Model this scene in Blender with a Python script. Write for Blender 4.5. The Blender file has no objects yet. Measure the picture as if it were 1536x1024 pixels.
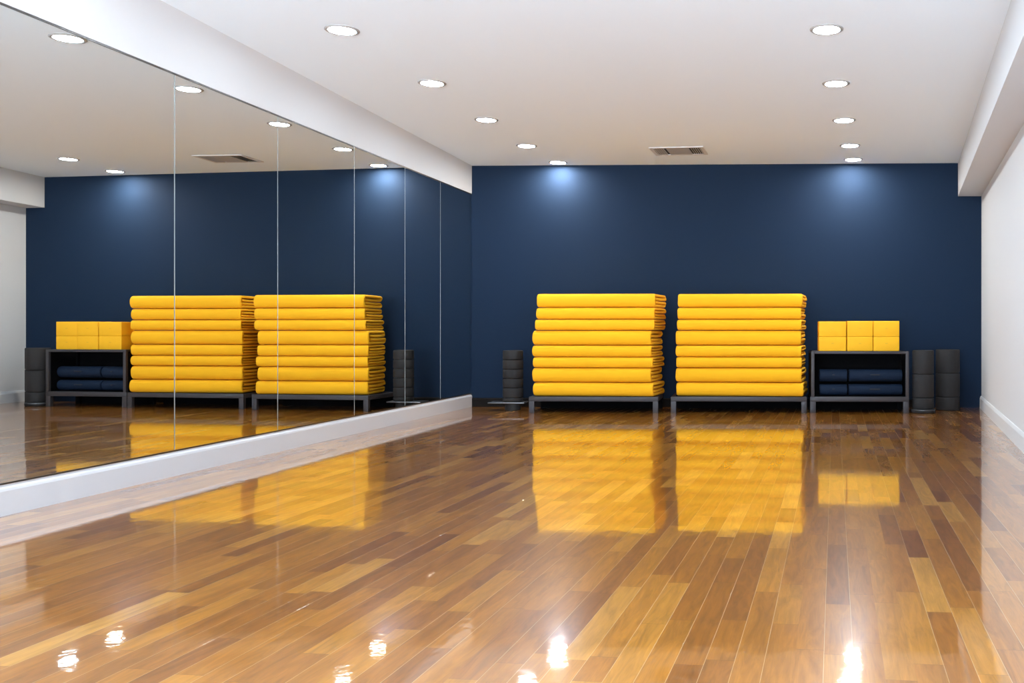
import bpy, bmesh, math, random
from mathutils import Vector, Matrix
random.seed(7)
scn = bpy.context.scene
COL = scn.collection

# ------------------------------------------------------------------ measures (metres)
F, CX, YH = 1400.0, 1081.6, 493.5        # focal length, principal column and horizon row of the photograph
S = 1.899                                # ceiling height above the eye
H_EYE = 0.901
H = H_EYE + S                            # ceiling 2.80
C = Vector((-1.5335 * S, 5.7127 * S))    # left back corner
AB, AM, AR = 0.0272, 0.0890, 0.1935      # bearings of back wall, mirror wall and right wall
L_BACK = 3.1037 * S
b = Vector((math.cos(AB), -math.sin(AB)))        # along the back wall, to the right
nb = Vector((-math.sin(AB), -math.cos(AB)))      # out of the back wall, into the room
m = Vector((math.sin(AM), math.cos(AM)))         # along the mirror wall, away from the camera
nm = Vector((math.cos(AM), -math.sin(AM)))       # out of the mirror wall, into the room
R = C + L_BACK * b
r = Vector((math.sin(AR), math.cos(AR)))         # along the right wall, away from the camera
nr = Vector((-math.cos(AR), math.sin(AR)))       # out of the right wall, into the room
Y_FRONT = -3.0

def on_line(P, d, y):                    # point of line P + t d that has the given y
    t = (y - P.y) / d.y
    return P + t * d

def at_depth(px, Z):                     # world x of a picture column at a depth
    return (px - CX) / F * Z

def up(py, Z):                           # world z of a picture row at a depth
    return H_EYE + (YH - py) / F * Z

def ceiling_point(px, py):
    Z = F * S / (YH - py)
    return Vector((at_depth(px, Z), Z))

# ------------------------------------------------------------------ helpers
def link(name, bm, mat, parent=None, smooth=False, angle=None):
    me = bpy.data.meshes.new(name)
    bmesh.ops.recalc_face_normals(bm, faces=bm.faces)
    bm.to_mesh(me); bm.free()
    o = bpy.data.objects.new(name, me)
    COL.objects.link(o)
    if mat: me.materials.append(mat)
    if smooth:
        for p in me.polygons: p.use_smooth = True
        if angle is not None:
            me.set_sharp_from_angle(angle=math.radians(angle))
    if parent: o.parent = parent
    return o

def tag(o, label=None, cat=None, group=None, kind=None):
    if label: o['label'] = label
    if cat: o['category'] = cat
    if group: o['group'] = group
    if kind: o['kind'] = kind
    return o

def empty(name, loc, rz=0.0):
    o = bpy.data.objects.new(name, None)
    o.empty_display_size = 0.1
    COL.objects.link(o)
    o.location = loc; o.rotation_euler = (0, 0, rz)
    return o

def copy_tree(o, parent=None):
    c = o.copy(); COL.objects.link(c)
    if parent: c.parent = parent
    for ch in list(o.children):
        copy_tree(ch, c)
    return c

def add_box(bm, x0, x1, y0, y1, z0, z1, bev=0.0, seg=2):
    vs = [bm.verts.new((x, y, z)) for x in (x0, x1) for y in (y0, y1) for z in (z0, z1)]
    q = [(0,1,3,2),(4,6,7,5),(0,4,5,1),(2,3,7,6),(0,2,6,4),(1,5,7,3)]
    fs = [bm.faces.new([vs[i] for i in f]) for f in q]
    if bev > 0:
        es = {e for f in fs for e in f.edges}
        bmesh.ops.bevel(bm, geom=list(es), offset=bev, segments=seg, profile=0.5, affect='EDGES')
    return bm

def box(name, dims, mat, parent=None, bev=0.0, seg=2):
    bm = bmesh.new(); add_box(bm, *dims, bev=bev, seg=seg)
    return link(name, bm, mat, parent, smooth=bev > 0, angle=40)

def add_prism(bm, poly, z0, z1):         # poly: list of (x, y)
    lo = [bm.verts.new((p[0], p[1], z0)) for p in poly]
    hi = [bm.verts.new((p[0], p[1], z1)) for p in poly]
    bm.faces.new(lo); bm.faces.new(hi)
    n = len(poly)
    for i in range(n):
        bm.faces.new((lo[i], lo[(i+1) % n], hi[(i+1) % n], hi[i]))

def add_lathe(bm, prof, n=48, z0=0.0, cx=0.0, cy=0.0):
    rings = []
    for rad, z in prof:
        if rad < 1e-6:
            rings.append([bm.verts.new((cx, cy, z + z0))])
        else:
            rings.append([bm.verts.new((cx + rad*math.cos(2*math.pi*i/n), cy + rad*math.sin(2*math.pi*i/n), z + z0)) for i in range(n)])
    for a, c in zip(rings, rings[1:]):
        for i in range(n):
            j = (i+1) % n
            if len(a) == 1 and len(c) == 1: continue
            if len(a) == 1: bm.faces.new((a[0], c[i], c[j]))
            elif len(c) == 1: bm.faces.new((a[i], a[j], c[0]))
            else: bm.faces.new((a[i], a[j], c[j], c[i]))

def add_sweep(bm, P0, P1, prof):
    """prof: list of (offset into the room n, z) ; swept from P0 to P1 (each (point2d, normal2d))"""
    a = [bm.verts.new((P0[0].x + P0[1].x*o, P0[0].y + P0[1].y*o, z)) for o, z in prof]
    c = [bm.verts.new((P1[0].x + P1[1].x*o, P1[0].y + P1[1].y*o, z)) for o, z in prof]
    n = len(prof)
    for i in range(n):
        j = (i+1) % n
        bm.faces.new((a[i], a[j], c[j], c[i]))
    bm.faces.new(a); bm.faces.new(c)

# ------------------------------------------------------------------ materials
def mat(name, color=(.8,.8,.8), rough=.5, metal=0.0, **kw):
    M = bpy.data.materials.new(name); M.use_nodes = True
    p = M.node_tree.nodes['Principled BSDF']
    p.inputs['Base Color'].default_value = (*color, 1)
    p.inputs['Roughness'].default_value = rough
    p.inputs['Metallic'].default_value = metal
    for k, v in kw.items():
        p.inputs[k].default_value = v
    return M

def add_noise_look(M, scale, amount, bump, dist=0.002, stretch=(1,1,1)):
    """slight mottling and a fine bump"""
    nt = M.node_tree; N, K = nt.nodes, nt.links
    p = N['Principled BSDF']
    tc = N.new('ShaderNodeTexCoord'); mp = N.new('ShaderNodeMapping')
    mp.inputs['Scale'].default_value = stretch
    K.new(tc.outputs['Object'], mp.inputs['Vector'])
    nz = N.new('ShaderNodeTexNoise'); nz.inputs['Scale'].default_value = scale; nz.inputs['Detail'].default_value = 4
    K.new(mp.outputs[0], nz.inputs['Vector'])
    base = p.inputs['Base Color'].default_value[:]
    mr = N.new('ShaderNodeMapRange'); mr.inputs['To Min'].default_value = 1-amount; mr.inputs['To Max'].default_value = 1+amount
    K.new(nz.outputs['Fac'], mr.inputs['Value'])
    mx = N.new('ShaderNodeVectorMath'); mx.operation = 'SCALE'; mx.inputs[0].default_value = base[:3]
    K.new(mr.outputs[0], mx.inputs['Scale'])
    K.new(mx.outputs[0], p.inputs['Base Color'])
    bp = N.new('ShaderNodeBump'); bp.inputs['Strength'].default_value = bump; bp.inputs['Distance'].default_value = dist
    K.new(nz.outputs['Fac'], bp.inputs['Height']); K.new(bp.outputs[0], p.inputs['Normal'])
    return M

M_ceiling = add_noise_look(mat('ceiling paint', (.85,.935,1.0), .9), 60, .01, .05)
M_white = add_noise_look(mat('white wall paint', (.645,.645,.65), .85), 60, .01, .05)
M_navy = add_noise_look(mat('navy wall paint', (.0095,.0215,.047), .8, **{'Specular IOR Level': .12}), 140, .05, .12)
M_base = mat('white gloss baseboard paint', (.58,.57,.58), .35)
M_bounce = mat('pale bounce floor', (.66,.78,.92), .6)  # for the unseen covering added to bounce light
M_darkbase = mat('dark baseboard', (.008,.006,.005), .7, **{'Specular IOR Level': .15})
M_channel = mat('mirror channel metal', (.10,.09,.085), .35, .9)
M_mirror = mat('mirror silver', (.80,.81,.79), .0, 1.0)
M_mirror_edge = mat('polished mirror edge', (.35,.38,.37), .4, .6)
M_metal = add_noise_look(mat('charcoal powder coat', (.042,.037,.041), .5), 400, .05, .03)
M_panel_shade = mat('black panel and shade', (.004,.004,.005), .8, **{'Specular IOR Level': .1})
M_yellow = add_noise_look(mat('yellow mat fabric', (.93,.455,.002), .9), 350, .05, .25, .001)
M_block = add_noise_look(mat('yellow foam block', (.93,.465,.003), .75), 500, .03, .1, .0008)
M_blockmark = mat('pressed mark', (.80,.42,.01), .6)
M_roll = add_noise_look(mat('navy mat foam', (.007,.017,.040), .75, **{'Specular IOR Level': .2}), 300, .06, .2, .001)
M_rollmark = mat('dark strap tab', (.004,.006,.012), .5)
M_foam = add_noise_look(mat('charcoal foam', (.024,.0225,.023), .7, **{'Specular IOR Level': .25}), 420, .08, .2, .001)
M_tray = mat('brushed dark steel', (.16,.16,.165), .35, .8)
M_trim = mat('downlight trim', (.45,.45,.45), .4, .3)
M_vent = mat('vent enamel', (.42,.41,.41), .5)
M_ventframe = mat('vent frame enamel', (.62,.61,.60), .5)
M_ventdark = mat('vent dark slot', (.02,.02,.02), .8)
M_lamp = bpy.data.materials.new('lamp diffuser'); M_lamp.use_nodes = True
_n = M_lamp.node_tree.nodes; _n.clear()
_e = _n.new('ShaderNodeEmission'); _e.inputs['Color'].default_value = (.71,.865,1,1); _e.inputs['Strength'].default_value = 190.0
_o = _n.new('ShaderNodeOutputMaterial'); M_lamp.node_tree.links.new(_e.outputs[0], _o.inputs[0])

def floor_material():
    M = bpy.data.materials.new('varnished strip floor'); M.use_nodes = True
    nt = M.node_tree; N, K = nt.nodes, nt.links
    p = N['Principled BSDF']
    def math_(op, a=None, b_=None, c=None):
        n = N.new('ShaderNodeMath'); n.operation = op
        for i, v in enumerate((a, b_, c)):
            if v is None: continue
            if isinstance(v, (int, float)): n.inputs[i].default_value = v
            else: K.new(v, n.inputs[i])
        return n.outputs[0]
    def white(x, y, seed):
        cb = N.new('ShaderNodeCombineXYZ'); K.new(x, cb.inputs[0])
        if y is not None: K.new(y, cb.inputs[1])
        cb.inputs[2].default_value = seed
        w = N.new('ShaderNodeTexWhiteNoise'); w.noise_dimensions = '3D'; K.new(cb.outputs[0], w.inputs['Vector'])
        return w.outputs['Value']
    tc = N.new('ShaderNodeTexCoord'); mp = N.new('ShaderNodeMapping')
    mp.inputs['Rotation'].default_value = (0, 0, math.atan((1252 - CX) / F))
    K.new(tc.outputs['Object'], mp.inputs['Vector'])
    sp = N.new('ShaderNodeSeparateXYZ'); K.new(mp.outputs[0], sp.inputs[0])
    X, Y = sp.outputs[0], sp.outputs[1]
    W, LEN = 0.080, 0.58
    xs = math_('DIVIDE', X, W)
    xs = math_('ADD', xs, 1000.37)
    col = math_('FLOOR', xs); fx = math_('SUBTRACT', xs, col)
    ys = math_('ADD', math_('DIVIDE', Y, LEN), math_('MULTIPLY', white(col, None, 1.5), 37.0))
    ys = math_('ADD', ys, 500.0)
    row = math_('FLOOR', ys); fy = math_('SUBTRACT', ys, row)
    jit = math_('MULTIPLY', white(col, row, 3.5), 0.75)
    before = math_('LESS_THAN', fy, jit)
    idx = math_('SUBTRACT', row, before)
    rnd = white(col, idx, 7.5); rnd2 = white(col, idx, 9.5)
    # board tones
    cr = N.new('ShaderNodeValToRGB')
    e = cr.color_ramp.elements
    e[0].position = 0.0; e[0].color = (.215,.065,.006,1)
    e[1].position = 1.0; e[1].color = (.53,.24,.036,1)
    for pos, c in ((.08,(.265,.088,.008)), (.35,(.33,.114,.009)), (.62,(.38,.138,.011)), (.88,(.44,.175,.017))):
        x = e.new(pos); x.color = (*c, 1)
    K.new(rnd, cr.inputs[0])
    # grain
    gm = N.new('ShaderNodeCombineXYZ')
    K.new(math_('ADD', math_('MULTIPLY', X, 26.0), math_('MULTIPLY', rnd2, 60.0)), gm.inputs[0])
    K.new(math_('ADD', math_('MULTIPLY', Y, 3.2), math_('MULTIPLY', rnd, 90.0)), gm.inputs[1])
    g1 = N.new('ShaderNodeTexNoise'); g1.inputs['Scale'].default_value = 1.0; g1.inputs['Detail'].default_value = 7; g1.inputs['Distortion'].default_value = 1.4
    g1.inputs['Roughness'].default_value = .62
    K.new(gm.outputs[0], g1.inputs['Vector'])
    gm2 = N.new('ShaderNodeCombineXYZ')
    K.new(math_('MULTIPLY', X, 260.0), gm2.inputs[0]); K.new(math_('MULTIPLY', Y, 9.0), gm2.inputs[1])
    g2 = N.new('ShaderNodeTexNoise'); g2.inputs['Scale'].default_value = 1.0; g2.inputs['Detail'].default_value = 3
    K.new(gm2.outputs[0], g2.inputs['Vector'])
    r1 = N.new('ShaderNodeMapRange'); r1.inputs['From Min'].default_value = .3; r1.inputs['From Max'].default_value = .7
    r1.inputs['To Min'].default_value = .70; r1.inputs['To Max'].default_value = 1.22
    K.new(g1.outputs['Fac'], r1.inputs['Value'])
    r2 = N.new('ShaderNodeMapRange'); r2.inputs['From Min'].default_value = .3; r2.inputs['From Max'].default_value = .7
    r2.inputs['To Min'].default_value = .93; r2.inputs['To Max'].default_value = 1.06
    K.new(g2.outputs['Fac'], r2.inputs['Value'])
    sc = N.new('ShaderNodeVectorMath'); sc.operation = 'SCALE'
    K.new(cr.outputs[0], sc.inputs[0]); K.new(math_('MULTIPLY', r1.outputs[0], r2.outputs[0]), sc.inputs['Scale'])
    # seams: pale tan with caught shine painted in along some board edges, thin dark ones at the ends
    dx = math_('MULTIPLY', math_('MINIMUM', fx, math_('SUBTRACT', 1.0, fx)), W)
    edge_id = math_('ROUND', xs)
    pale = math_('MULTIPLY', math_('LESS_THAN', dx, 0.0008), math_('GREATER_THAN', white(edge_id, None, 21.5), 0.25))
    mixp = N.new('ShaderNodeMix'); mixp.data_type = 'RGBA'
    K.new(math_('MULTIPLY', pale, .5), mixp.inputs[0]); K.new(sc.outputs[0], mixp.inputs[6]); mixp.inputs[7].default_value = (.70,.50,.27,1)
    dy = math_('MULTIPLY', math_('ABSOLUTE', math_('SUBTRACT', fy, jit)), LEN)
    dark = math_('LESS_THAN', dy, 0.0013)
    mixd = N.new('ShaderNodeMix'); mixd.data_type = 'RGBA'
    K.new(math_('MULTIPLY', dark, .45), mixd.inputs[0]); K.new(mixp.outputs[2], mixd.inputs[6]); mixd.inputs[7].default_value = (.08,.03,.01,1)
    K.new(mixd.outputs[2], p.inputs['Base Color'])
    p.inputs['Roughness'].default_value = .05
    p.inputs['Specular IOR Level'].default_value = .5
    p.inputs['Coat Weight'].default_value = 1.0
    p.inputs['Coat Roughness'].default_value = .03
    p.inputs['Coat IOR'].default_value = 1.6
    # varnish ripple
    rp = N.new('ShaderNodeTexNoise'); rp.inputs['Scale'].default_value = 13.0; rp.inputs['Detail'].default_value = 3; rp.inputs['Roughness'].default_value = .55
    rm = N.new('ShaderNodeMapping'); rm.inputs['Scale'].default_value = (1.0, 1.0, 1.0)
    K.new(tc.outputs['Object'], rm.inputs['Vector']); K.new(rm.outputs[0], rp.inputs['Vector'])
    cup = math_('MULTIPLY', math_('LESS_THAN', dx, 0.0015), -0.15)
    hgt = math_('ADD', rp.outputs['Fac'], cup)
    bp = N.new('ShaderNodeBump'); bp.inputs['Strength'].default_value = .5; bp.inputs['Distance'].default_value = .0008
    K.new(hgt, bp.inputs['Height'])
    K.new(bp.outputs[0], p.inputs['Coat Normal']); K.new(bp.outputs[0], p.inputs['Normal'])
    # worn sheen: a share of the varnish is slightly dull
    q = N.new('ShaderNodeBsdfPrincipled')
    for k in ('Roughness', 'Specular IOR Level', 'Coat Weight', 'Coat IOR'):
        q.inputs[k].default_value = p.inputs[k].default_value
    q.inputs['Coat Roughness'].default_value = .277; q.inputs['Roughness'].default_value = .277
    K.new(mixd.outputs[2], q.inputs['Base Color']); K.new(bp.outputs[0], q.inputs['Normal']); K.new(bp.outputs[0], q.inputs['Coat Normal'])
    ms = N.new('ShaderNodeMixShader'); ms.inputs[0].default_value = .26
    out = N['Material Output']
    K.new(p.outputs[0], ms.inputs[1]); K.new(q.outputs[0], ms.inputs[2]); K.new(ms.outputs[0], out.inputs['Surface'])
    return M
M_floor = floor_material()

# ------------------------------------------------------------------ the setting
LF = on_line(C, m, Y_FRONT); RF = on_line(R, r, Y_FRONT)
T = 0.12
def struct(o): o['kind'] = 'structure'; return o
grow = 0.0
poly = [LF - nm*T + Vector((0,-T)), C - nm*T - nb*T, R - nr*T - nb*T, RF - nr*T + Vector((0,-T))]
bm = bmesh.new(); add_prism(bm, poly, -0.10, 0.0); struct(link('floor', bm, M_floor))
bm = bmesh.new()
add_prism(bm, [on_line(C, m, 2.0), on_line(R, r, 2.0), RF, LF], 0.0, 0.004); struct(link('floor', bm, M_bounce))  # unseen pale bluish covering added to bounce neutral light onto the ceiling
bm = bmesh.new(); add_prism(bm, poly, H, H+0.10); struct(link('ceiling', bm, M_ceiling))
bm = bmesh.new(); add_prism(bm, [C - nm*T, R - nr*T, R - nr*T - nb*T, C - nm*T - nb*T], 0, H); struct(link('wall_back', bm, M_navy))
bm = bmesh.new(); add_prism(bm, [C, LF, LF - nm*T, C - nm*T], 0, H); struct(link('wall_left', bm, M_white))
bm = bmesh.new(); add_prism(bm, [R, RF, RF - nr*T, R - nr*T], 0, H); struct(link('wall_right', bm, M_white))
# front wall behind the viewer with a wide unglazed opening, added to let in neutral fill light
x0, x1 = LF.x, RF.x
bm = bmesh.new()
WZ0, WZ1, WX0, WX1 = 0.10, 2.70, x0 + .30, x1 - .25
add_box(bm, x0, x1, Y_FRONT-T, Y_FRONT, 0, WZ0); add_box(bm, x0, x1, Y_FRONT-T, Y_FRONT, WZ1, H)
add_box(bm, x0, WX0, Y_FRONT-T, Y_FRONT, WZ0, WZ1); add_box(bm, WX1, x1, Y_FRONT-T, Y_FRONT, WZ0, WZ1)
struct(link('wall_front', bm, M_white))
bm = bmesh.new()
for i in range(5):
    xx = WX0 + (WX1 - WX0 - .05) * i / 4
    add_box(bm, xx, xx+.05, Y_FRONT-.09, Y_FRONT-.03, WZ0, WZ1)
add_box(bm, WX0, WX1, Y_FRONT-.09, Y_FRONT-.03, WZ0, WZ0+.05); add_box(bm, WX0, WX1, Y_FRONT-.09, Y_FRONT-.03, WZ1-.05, WZ1)
struct(link('fill_window', bm, M_white))  # unseen window frame, put in with the fill opening

MZ0, MZ1 = 0.150, 2.470                  # mirror bottom and top
# band above the mirrors: a bulkhead that comes forward towards the near end
def band_section(s):
    P = C - m*s
    top = .012 + .0266*s
    return P, [(0, MZ1+.004), (.016, MZ1+.004), (top+.004, H), (0, H)]
bm = bmesh.new()
rows_ = []
for k in range(45):
    Pk, pk = band_section(11.0*k/44)
    rows_.append([bm.verts.new((Pk.x+nm.x*o, Pk.y+nm.y*o, z)) for o, z in pk])
for a, c in zip(rows_, rows_[1:]):
    for i in range(4):
        j = (i+1) % 4; bm.faces.new((a[i], a[j], c[j], c[i]))
bm.faces.new(rows_[0]); bm.faces.new(rows_[-1])
struct(link('trim_1', bm, M_white, None, True, 30))
# soffit along the right wall
SW, SZ = .2656, 2.42
Q0 = R + nr*0; 
bm = bmesh.new()
cosw = SW
add_prism(bm, [R, R + b*(-SW), on_line(R + b*(-SW), r, Y_FRONT), RF], SZ, H)
struct(link('trim_2', bm, M_white))
# baseboards
prof = [(0,0), (.020,0), (.020,.118), (.016,.130), (.009,.138), (.008,.149), (0,.149)]
bm = bmesh.new(); add_sweep(bm, (C, nm), (LF, nm), prof); struct(link('baseboard_left', bm, M_base))
prof = [(0,0), (.018,0), (.018,.112), (.014,.124), (.008,.138), (0,.140)]
bm = bmesh.new(); add_sweep(bm, (R, nr), (RF, nr), prof); struct(link('baseboard_right', bm, M_white))
prof = [(0,0), (.016,0), (.016,.092), (.010,.102), (0,.104)]
bm = bmesh.new(); add_sweep(bm, (C + b*.021, nb), (R - b*.021, nb), prof); struct(link('baseboard_back', bm, M_darkbase))
# metal channels that hold the mirrors
def strip(name, z0, z1, dep, mt):
    bm = bmesh.new(); add_sweep(bm, (C + m*(-.002), nm), (C - m*11, nm), [(0,z0), (dep,z0), (dep,z1), (0,z1)])
    return struct(link(name, bm, mt))
strip('trim_3', .1495, .158, .011, M_channel)
strip('trim_4', MZ1-.006, MZ1+.004, .011, M_channel)

# ------------------------------------------------------------------ mirrors
def s_of(px):
    k = (px - CX) / F
    return (C.x - k*C.y) / (m.x - k*m.y)
seams = [0.006] + [s_of(x) for x in (659.5, 606.3, 530.2, 415.0, 260.0)] + [7.6, 9.2]
mlabels = ['narrow mirror panel in the far corner against the navy wall',
           'mirror panel second from the navy corner, edged by two pale joints',
           'mirror panel third from the navy corner, showing the dark rollers beside the stack',
           'mirror panel fourth from the corner, reflecting most of a yellow mat stack',
           'mirror panel second nearest the camera, between two joints, reflecting the ceiling vent',
           'nearest and widest mirror panel at the left edge of the view',
           'mirror panel beyond the left edge of the view']
for i in range(6):
    s0, s1 = seams[i] + .0014, seams[i+1] - .0014
    Pc = C - m*((s0+s1)/2); w = (s1-s0)/2
    e = empty('mirror_panel', (Pc.x, Pc.y, MZ0), math.atan2(-m.y, -m.x))   # local x along wall towards camera
    tag(e, mlabels[i], 'mirror', 'wall mirror panels')
    # local y: rotate +90 of (-m) ; compute sign so that it points into the room
    ly = Vector((m.y, -m.x))
    sg = 1 if ly.dot(nm) > 0 else -1
    z1 = MZ1 - MZ0
    bev = .003
    bm = bmesh.new()
    y0, y1 = sorted((0.001*sg, .007*sg)); yf = .007*sg
    # glass body edge
    add_box(bm, -w, w, min(.001*sg, .0066*sg), max(.001*sg, .0066*sg), .002, z1-.004)
    link('glass_edge', bm, M_mirror_edge, e)
    bm = bmesh.new()
    yb = .0067*sg
    inn = [(-w+bev, .002+bev), (w-bev, .002+bev), (w-bev, z1-.004-bev), (-w+bev, z1-.004-bev)]
    A = [bm.verts.new((x, yf+.0006*sg, z)) for x, z in inn]
    Bv = [bm.verts.new((x, yb, z)) for x, z in inn]
    bm.faces.new(A); bm.faces.new(Bv)
    for k in range(4):
        bm.faces.new((A[k], A[(k+1)%4], Bv[(k+1)%4], Bv[k]))
    link('mirror_face', bm, M_mirror, e)

# ------------------------------------------------------------------ downlights
def downlight(P, label, lamp=None):
    e = empty('downlight', (P.x, P.y, H))
    tag(e, label, 'ceiling light', 'recessed round ceiling lights')
    bm = bmesh.new()
    add_lathe(bm, [(.084,-.001), (.084,-.006), (.090,-.0085), (.100,-.007), (.106,-.003), (.107,0.0), (.084, 0.0)], 48)
    link('trim_ring', bm, M_trim, e, smooth=True, angle=50)
    bm = bmesh.new()
    add_lathe(bm, [(0,-.0055), (.060,-.0052), (.0835,-.004), (.0835,-.0005), (0,-.0005)], 48)
    link('diffuser', bm, lamp or M_lamp, e, smooth=True, angle=50)
    return e
left_px = [(513,45), (648,124.5), (729.5,179.5), (790,218.5), (837,243.5)]
right_px = [(1240,44), (1254,125), (1266,180), (1275,218), (1280,239)]
ordn = ['nearest the camera', 'second from the camera', 'third from the camera', 'fourth from the camera', 'closest to the navy wall']
LP = [ceiling_point(*p) for p in left_px]; RP = [ceiling_point(*p) for p in right_px]
M_wash = M_lamp.copy(); M_wash.name = 'wall washer diffuser'
M_wash.node_tree.nodes['Emission'].inputs['Strength'].default_value = 350.0
M_wash.node_tree.nodes['Emission'].inputs['Color'].default_value = (1,.94,.86,1)
for P, o in zip(LP, ordn): downlight(P, 'round ceiling downlight in the left row, ' + o, M_wash if 'navy' in o else None)
for P, o in zip(RP, ordn): downlight(P, 'round ceiling downlight in the right row, ' + o, M_wash if 'navy' in o else None)
dl, dr = (LP[1]-LP[0]), (RP[1]-RP[0])
for k in range(1, 6):  # unseen lamps added to light the room, carrying the rows on
    P = LP[0] - dl*k; Q = RP[0] - dr*k
    if P.y > Y_FRONT + .5:
        downlight(P, 'unseen ceiling downlight added to carry on the left row')
        downlight(Q, 'unseen ceiling downlight added to carry on the right row')

# ------------------------------------------------------------------ ceiling vent
V0 = ceiling_point(1018.5, 226.0)
v = empty('ceiling_vent', (V0.x, V0.y, H), -.105)
tag(v, 'rectangular grey air vent with slats set in the ceiling', 'vent')
vw, vd = .285, .215
bm = bmesh.new()
add_box(bm, -vw, vw, -vd, -vd+.035, -.009, 0); add_box(bm, -vw, vw, vd-.035, vd, -.009, 0)
add_box(bm, -vw, -vw+.035, -vd+.035, vd-.035, -.009, 0); add_box(bm, vw-.035, vw, -vd+.035, vd-.035, -.009, 0)
link('frame', bm, M_ventframe, v)
box('backing', (-vw+.035, vw-.035, -vd+.035, vd-.035, -.002, 0), M_ventdark, v)
box('centre_panel', (-.115, .125, -vd+.035, vd-.035, -.008, -.002), M_vent, v)
for i in range(5):
    for sx, lo in ((-1, -.245), (1, .142)):
        x = lo + i*.0225
        bm = bmesh.new()
        t = .006
        q = [(x, -.0035), (x+.013, -.010), (x+.0145, -.0085), (x+.0015, -.002)]
        if sx < 0: q = [(x+.0145, -.0035), (x+.0015, -.0095), (x, -.0085), (x+.013, -.002)]
        A = [bm.verts.new((a_, -vd+.036, z)) for a_, z in q]; B_ = [bm.verts.new((a_, vd-.036, z)) for a_, z in q]
        bm.faces.new(A); bm.faces.new(B_)
        for k in range(4): bm.faces.new((A[k], A[(k+1)%4], B_[(k+1)%4], B_[k]))
        link('slat', bm, M_vent, v)

# ------------------------------------------------------------------ benches and mats
ZF = 10.04                                # depth of the fronts of the stacks
K = ZF / F
Z_TOP = up(595.0, ZF)                     # bench top
def bench(pxl, pxr, label):
    xl, xr = at_depth(pxl, ZF), at_depth(pxr, ZF)
    w = xr - xl; D = .60
    e = empty('low_bench', ((xl+xr)/2, ZF + .0, 0), -AB)
    tag(e, label, 'bench', 'low metal benches under the mat stacks')
    lw = .056; h = w/2; rt = .050
    bm = bmesh.new()
    add_box(bm, -h, h, 0, .04, Z_TOP-rt, Z_TOP, .002); 
    link('front_rail', bm, M_metal, e, True, 40)
    box('back_rail', (-h, h, D-.04, D, Z_TOP-rt, Z_TOP), M_metal, e, .002)
    for sx in (-1, 1):
        x0_, x1_ = (-h, -h+.04) if sx < 0 else (h-.04, h)
        box('side_rail', (x0_, x1_, .04, D-.04, Z_TOP-rt, Z_TOP-.001), M_metal, e, .002)
    box('top_panel', (-h+.04, h-.04, .04, D-.04, Z_TOP-.018, Z_TOP-.002), M_panel_shade, e)
    box('dark_backing', (-h+.02, h-.02, D-.05, D-.046, .004, Z_TOP-rt), M_panel_shade, e)  # black sheet added to stand in for the shade under the bench
    for sx in (-1, 1):
        for y in (0.0, D-.045):
            x0_, x1_ = (-h, -h+lw) if sx < 0 else (h-lw, h)
            box('leg', (x0_, x1_, y, y+.045, 0, Z_TOP-rt+.0005), M_metal if y == 0 else M_panel_shade, e, .002)  # rear legs blackened to paint in the shade back there
    return e

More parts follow.
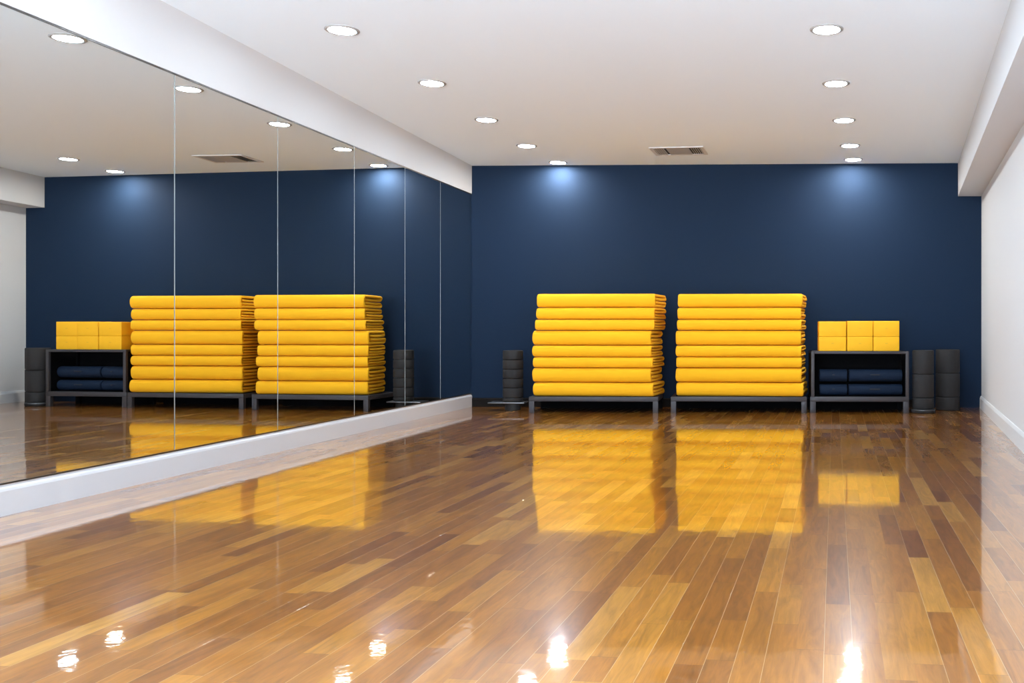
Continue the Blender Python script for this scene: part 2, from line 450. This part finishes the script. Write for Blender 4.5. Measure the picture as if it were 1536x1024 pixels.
def mat_mesh(w, T_, seed, D=.56, skew=.10):
    """a mat folded in half with both ends turned in at the back: two loops show at the back"""
    rng = random.Random(seed)
    p = T_/4.0
    th0 = p*.425                            # half ply
    d1 = D - rng.uniform(0, .03); d2 = D - rng.uniform(0, .03)
    zt, zb = T_ - p/2, p/2
    path = []                              # (y, z)
    fy1 = .045 + rng.uniform(0, .02); fy2 = .045 + rng.uniform(0, .02)
    n = 9
    zi = T_ - 1.5*p
    for i in range(n): path.append((fy1 + (d1-p*.9-fy1)*i/(n-1), zi - .12*p*math.sin(math.pi*i/(n-1))))
    for i in range(1, 8):
        a_ = -math.pi/2 + math.pi*i/8
        path.append((d1 - p*.9 + p*.62*math.cos(a_), T_-p + p/2*math.sin(a_)))
    for i in range(n): path.append((d1-p*.9 + (.5*T_*.74 - (d1-p*.9))*i/(n-1), zt))
    # the front: nearly flat with round shoulders
    R_ = T_/2 - p/2
    dep = .5*T_*.74
    for i in range(1, 14):
        a_ = math.pi/2 + math.pi*i/14
        cs, sn = math.cos(a_), math.sin(a_)
        ex = .88
        yy = dep - (dep - p/2) * (abs(cs)**ex)
        zz = T_/2 + R_*math.copysign(abs(sn)**ex, sn)
        path.append((yy, zz))
    for i in range(n): path.append((dep + (d2-p*.9-dep)*i/(n-1), zb))
    for i in range(1, 8):
        a_ = -math.pi/2 + math.pi*i/8
        path.append((d2 - p*.9 + p*.62*math.cos(a_), p + p/2*math.sin(a_)))
    for i in range(n): path.append((d2-p*.9 + (fy2 - (d2-p*.9))*i/(n-1), 1.5*p - .12*p*math.sin(math.pi*i/(n-1))))
    # unit normals of the path
    N_ = []
    for i in range(len(path)):
        a_ = path[max(i-1, 0)]; c_ = path[min(i+1, len(path)-1)]
        dy_, dz_ = c_[0]-a_[0], c_[1]-a_[1]; l_ = math.hypot(dy_, dz_) or 1
        N_.append((-dz_/l_, dy_/l_))
    ends = [0, .0015, .005, .011, .019, .030]
    fac = [.30, .55, .78, .92, .98, 1.0]
    st = [(x, f) for x, f in zip(ends, fac)]
    m_ = 16
    for i in range(1, m_): st.append((.030 + (w-.060)*i/m_, 1.0))
    st += [(w-x, f) for x, f in reversed(list(zip(ends, fac)))]
    ph = [rng.uniform(0, 6.28) for _ in range(4)]
    tilt = rng.uniform(-.006, .006)
    bm = bmesh.new(); rings = []
    for x, f in st:
        ring = []
        wob = .0022*math.sin(x*5+ph[0]) + .0012*math.sin(x*11+ph[1])
        for side in (1, -1):
            seq = range(len(path)) if side == 1 else range(len(path)-1, -1, -1)
            for i in seq:
                y, z = path[i]; ny, nz = N_[i]
                th = th0*f
                # loose loops towards the back, thinner plies there
                back = max(0.0, (y-.10)/D)
                th *= 1 - .10*back
                yy = y + ny*th*side; zz = z + nz*th*side
                zz = T_/2 + (zz - T_/2)*(1 - .08*(1-f))
                yy += wob + .004*math.sin(y*9+ph[2])*back
                # plies slide a little against each other at the ends
                lv = z/T_
                sl = .006*math.sin(lv*9 + ph[3]) * min(1, y/.1)
                endp = 1 if x > w/2 else -1
                xx = x + skew*yy + sl*(1 if (x < .03 or x > w-.03) else .0)
                ring.append(bm.verts.new((xx - w/2, yy, max(0.0003, min(T_-.0003, zz)))))
        rings.append(ring)
    k = len(rings[0])
    for a_, c_ in zip(rings, rings[1:]):
        for i in range(k):
            j = (i+1) % k
            bm.faces.new((a_[i], a_[j], c_[j], c_[i]))
    # the ends: strips between the two sides of the ribbon
    hn = k//2
    for ring, fl in ((rings[0], 0), (rings[-1], 1)):
        for i in range(hn-1):
            bm.faces.new((ring[i], ring[i+1], ring[k-2-i], ring[k-1-i]))
    return bm

cuts = [439.8, 460.8, 478.7, 495.2, 517.8, 535.4, 551.7, 573.7, 594.7]
edges1 = [(803,982.5), (802,981.5), (800.5,981.5), (796,976), (796,976.7), (797,978.9), (796,976), (797,979.3)]
edges2 = [(1015.8,1203), (1015.4,1201), (1014.7,1201.6), (1012.6,1201), (1012.6,1201.4), (1013.6,1202), (1012.4,1201.6), (1013.5,1204.4)]
places = ['topmost', 'second from the top', 'third from the top', 'thick fourth from the top',
          'fifth from the top', 'sixth from the top', 'second from the bottom', 'bottommost']
rest = [' of the left stack, under no other', ' of the left stack', ' of the left stack', ' of the left stack', ' of the left stack',
        ' of the left stack', ' of the left stack', ' of the left stack, lying on the bench']
def stack(edges, which, seed):
    for i, (a_, c_) in enumerate(edges):
        zt, zb = up(cuts[i], ZF), up(cuts[i+1], ZF)
        if i == 7: zb = Z_TOP
        xl, xr = at_depth(a_, ZF), at_depth(c_, ZF)
        w = (xr - xl)/math.cos(.05)
        bm = mat_mesh(w, zt - zb - .0004, seed+i)
        o = link('folded_mat', bm, M_yellow, None, True, 60)
        o.location = ((xl+xr)/2, ZF + .006, zb + .0002)
        o.rotation_euler = (0, 0, -AB - .045 + random.uniform(-.006, .006))
        pl = places[i]
        end = ', lying on the bench' if i == 7 else ''
        tag(o, 'yellow folded mat, %s in the %s stack%s' % (pl, which, end), 'folded mat', 'yellow folded mats in the %s stack' % which)
bench(792.8, 987.3, 'low charcoal metal bench carrying the left stack of yellow mats')
bench(1006.1, 1209.8, 'low charcoal metal bench carrying the right stack of yellow mats, beside the shelf rack')
stack(edges1, 'left', 100)
stack(edges2, 'right', 200)

# ------------------------------------------------------------------ shelf rack
xl, xr = at_depth(1215.4, ZF), at_depth(1363.0, ZF)
w = xr - xl; hw = w/2; DR = .46
rk = empty('shelf_rack', ((xl+xr)/2, ZF, 0), -AB)
tag(rk, 'low charcoal metal rack holding yellow blocks on top and navy rolls inside', 'shelf')
zr1 = Z_TOP; zs = up(526.6, ZF); pw = .034
box('bottom_rail', (-hw, hw, 0, .04, zr1-.052, zr1), M_metal, rk, .002)
box('bottom_shelf', (-hw+.001, hw-.001, .04, DR-.012, zr1-.03, zr1), M_panel_shade, rk)
for sx in (-1, 1):
    for y in (0.0, DR-.045):
        x0_, x1_ = (-hw, -hw+.060) if sx < 0 else (hw-.060, hw)
        box('leg', (x0_, x1_, y, y+.045, 0, zr1-.052), M_metal if y == 0 else M_panel_shade, rk, .002)  # rear legs in black, shade under the rack put into the colour
        x0_, x1_ = (-hw+.012, -hw+.012+pw) if sx < 0 else (hw-pw, hw)
        box('post', (x0_, x1_, y, y+.035, zr1, zs), M_metal if y == 0 else M_panel_shade, rk, .002)  # rear posts in black, painting in the dark of the interior
box('top_rail', (-hw+.012+pw, hw-pw, 0, .03, zs-.028, zs), M_metal, rk, .002)
box('top_shelf', (-hw+.013+pw, hw-pw-.001, .03, DR-.012, zs-.024, zs), M_metal, rk)
box('side_panel', (-hw+.014, -hw+.022, .036, DR-.046, zr1, zs-.026), M_panel_shade, rk)
box('side_panel', (hw-.010, hw-.002, .036, DR-.046, zr1, zs-.026), M_panel_shade, rk)
box('dark_backing', (-hw+.02, hw-.01, DR-.011, DR-.003, .0, zs-.002), M_panel_shade, rk)

def place(px, dy=0.0):                    # point on the rack's front line at a picture column
    x = at_depth(px, ZF)
    return Vector((x, ZF + dy))

# yellow blocks
zy = [zs, up(504.8, ZF), up(481.2, ZF)]
cols = [(1228.7, 1270.3), (1271.4, 1310.3), (1310.7, 1350.2)]
names = ['left', 'middle', 'right']
def block(name, w_, d_, h_):
    bm = bmesh.new(); add_box(bm, -w_/2, w_/2, 0, d_, 0, h_, .006, 3)
    return link(name, bm, M_block, None, True, 50)
for ri in range(2):
    for ci, (a_, c_) in enumerate(cols):
        w_ = at_depth(c_, ZF) - at_depth(a_, ZF) - .0035
        h_ = zy[ri+1] - zy[ri] - .0006 - (.004 if (ci == 0 and ri == 1) else 0)
        o = block('exercise_block', w_, .20, h_)
        o.location = (at_depth((a_+c_)/2, ZF), ZF + .035 + (.006 if ci == 0 else 0), zy[ri] + .0003)
        o.rotation_euler = (0, 0, -AB)
        tag(o, 'yellow foam block, %s of the %s row on top of the rack' % (names[ci], ['lower', 'upper'][ri]), 'foam block', 'yellow foam blocks on the rack')
        bm = bmesh.new()
        add_box(bm, -.014, .014, -.0008, .001, h_*.50, h_*.50+.011)
        link('pressed_mark', bm, M_blockmark, o)

# navy rolls
def roll(px0, px1, z0, z1, mark, label):
    w_ = at_depth(px1, ZF) - at_depth(px0, ZF)
    rad = (z1 - z0)/2
    o_ = empty('rolled_mat', (at_depth((px0+px1)/2, ZF), ZF + .075 + rad, z0), -AB)
    tag(o_, label, 'rolled mat', 'navy rolled mats in the rack')
    # spiral section extruded along x
    turns, n = 3.2, 110
    t_ = rad/(turns+.35)
    bm = bmesh.new(); rings = []
    st = [(-w_/2, .60), (-w_/2+.003, .85), (-w_/2+.009, 1), (w_/2-.009, 1), (w_/2-.003, .85), (w_/2, .60)]
    for x, f in st:
        out, inn = [], []
        for i in range(n+1):
            q = i/n; ang = q*turns*2*math.pi - math.pi*.15
            rc = rad - t_/2 - (1-q)*turns*t_*.985
            rc = max(rc, t_*.35)
            th = t_*.47*f
            out.append(bm.verts.new((x, (rc+th)*math.cos(ang), rad + (rc+th)*math.sin(ang))))
            inn.append(bm.verts.new((x, (rc-th)*math.cos(ang), rad + (rc-th)*math.sin(ang))))
        rings.append(out + inn[::-1])
    k = len(rings[0])
    for a_, c_ in zip(rings, rings[1:]):
        for i in range(k):
            j = (i+1) % k; bm.faces.new((a_[i], a_[j], c_[j], c_[i]))
    for ring in (rings[0], rings[-1]):
        for i in range(k//2-1):
            bm.faces.new((ring[i], ring[i+1], ring[k-2-i], ring[k-1-i]))
    link('foam_sheet', bm, M_roll, o_, True, 50)
    bm = bmesh.new()
    add_box(bm, mark[0], mark[1], -rad-.0012, -rad+.004, rad-.006+mark[2], rad+.006+mark[2])
    link('strap_tab', bm, M_rollmark, o_)
za, zb_, zc, zd = zr1+.001, up(574.6, ZF), up(574.4, ZF), up(551.6, ZF)
roll(1231.5, 1272.4, za, zb_, (-.012, .012, .004), 'short navy rolled mat, lower left on the rack shelf')
roll(1231.5, 1272.6, zc, zd, (-.012, .012, .004), 'short navy rolled mat, upper left inside the rack')
roll(1275.8, 1356.2, za, zb_, (-.065, .045, .004), 'long navy rolled mat, lower right on the rack shelf')
roll(1276.4, 1356.2, zc, zd, (-.060, .040, .004), 'long navy rolled mat, upper right inside the rack')

# ------------------------------------------------------------------ foam rollers
def segment_profile(rad, z0, z1, e=.008):
    return [(0, z0), (rad-e*1.4, z0), (rad-e*.4, z0+e*.4), (rad, z0+e*1.6), (rad, z1-e*1.6), (rad-e*.4, z1-e*.4), (rad-e*1.4, z1), (0, z1)]
def roller(P, rad, rows, label, cat='foam roller', Z=None, e=.008, grp='charcoal foam rollers standing on end', shr=None):
    z_base = up(rows[-1], Z)
    o_ = empty('foam_roller', (P.x, P.y, z_base), -AB)
    tag(o_, label, cat, grp)
    for i in range(len(rows)-1):
        z1, z0 = up(rows[i], Z)-z_base, up(rows[i+1], Z)-z_base
        rr = rad*(shr[i] if shr else 1)
        bm = bmesh.new(); add_lathe(bm, segment_profile(rr, z0+.0008, z1-.0008, e), 56)
        link('foam_segment', bm, M_foam, o_, True, 35)
    return o_
# left one, on its small stand with a tray
Zl = F*H_EYE/(616.2-YH) + .10
Pl = Vector((at_depth(769.5, Zl), Zl))
st_ = empty('roller_stand', (Pl.x, Pl.y, 0), -AB)
tag(st_, 'dark stand with a thin metal tray beside the left mat stack', 'stand')
bm = bmesh.new(); add_lathe(bm, [(0,0), (.080,0), (.086,.004), (.088,.012), (.086,.080), (0,.080)], 48)
link('base', bm, M_foam, st_, True, 40)
bm = bmesh.new(); add_box(bm, -.255, .150, -.11, .10, .081, .095, .004); link('tray', bm, M_tray, st_, True, 40)
rz_ = [526, 540, 554, 568, 582, 596.5, 603]
ro = roller(Pl, .112, rz_, 'charcoal ribbed foam roller on the stand left of the mat stacks', Z=Zl)
ro.location.z = .0955
# right ones
Zr = F*H_EYE/(620.0-YH) + .11
Pr = Vector((at_depth(1384.5, Zr), Zr))
bs = empty('round_base', (Pr.x, Pr.y, 0), -AB)
tag(bs, 'flat round charcoal base under the roller next to the rack', 'base')
bm = bmesh.new(); add_lathe(bm, [(0,0), (.120,0), (.128,.004), (.131,.012), (.131,.034), (.127,.042), (.118,.045), (0,.045)], 56)
link('base_disc', bm, M_foam, bs, True, 40)
bm = bmesh.new(); add_lathe(bm, [(.1315,.030), (.1335,.030), (.1335,.036), (.1315,.036), (.1315,.030)], 56)
link('rim', bm, M_tray, bs, True, 40)
ro = roller(Pr, .114, [526.6, 562.2, 597.4, 614.0], 'tall charcoal foam roller beside the rack on a flat round base', Z=Zr)
ro.location.z = .0455
Zr2 = F*H_EYE/(616.3-YH) + .14
Pr2 = Vector((at_depth(1421.5, Zr2), Zr2))
ro = roller(Pr2, .131, [525.6, 560.8, 596.2, 616.3], 'thick charcoal foam roller nearest the white wall', Z=Zr2, e=.006)
ro.location.z = 0.0005

# ------------------------------------------------------------------ light and camera
wd = bpy.data.worlds.new('daylight'); scn.world = wd; wd.use_nodes = True
bg = wd.node_tree.nodes['Background']; bg.inputs[1].default_value = 1.0
_N, _K = wd.node_tree.nodes, wd.node_tree.links
_tc = _N.new('ShaderNodeTexCoord'); _sp = _N.new('ShaderNodeSeparateXYZ'); _K.new(_tc.outputs['Generated'], _sp.inputs[0])
_mr = _N.new('ShaderNodeMapRange'); _mr.inputs['From Min'].default_value = -.03; _mr.inputs['From Max'].default_value = .03
_K.new(_sp.outputs[2], _mr.inputs['Value'])
_mx = _N.new('ShaderNodeMix'); _mx.data_type = 'RGBA'; _K.new(_mr.outputs[0], _mx.inputs[0])
_mx.inputs[6].default_value = (25.0, 27.0, 29.0, 1)      # lower half, brightened to light the ceiling through the added window
_mx.inputs[7].default_value = (4.2, 5.0, 6.0, 1)         # sky
_K.new(_mx.outputs[2], bg.inputs[0])
ld = bpy.data.lights.new('fill window portal', 'AREA'); ld.shape = 'RECTANGLE'  # portal guiding world light through the added window
ld.size = WX1-WX0; ld.size_y = WZ1-WZ0; ld.cycles.is_portal = True
lo = bpy.data.objects.new('fill_window_portal', ld); COL.objects.link(lo)
lo.location = ((WX0+WX1)/2, Y_FRONT-T-.01, (WZ0+WZ1)/2); lo.rotation_euler = (math.radians(90), 0, 0)

cd = bpy.data.cameras.new('camera'); cam = bpy.data.objects.new('camera', cd); COL.objects.link(cam)
cam.location = (0, 0, H_EYE); cam.rotation_euler = (math.radians(90), 0, 0)
cd.sensor_width = 36; cd.lens = F/1536*36
cd.shift_x = -(CX-768)/1536; cd.shift_y = -(512-YH)/1536
cd.clip_start = .05
scn.camera = cam
scn.view_settings.view_transform = 'Standard'; scn.view_settings.look = 'None'
scn.view_settings.gamma = 1.0; scn.view_settings.use_curve_mapping = False
scn.view_settings.exposure = 0.38
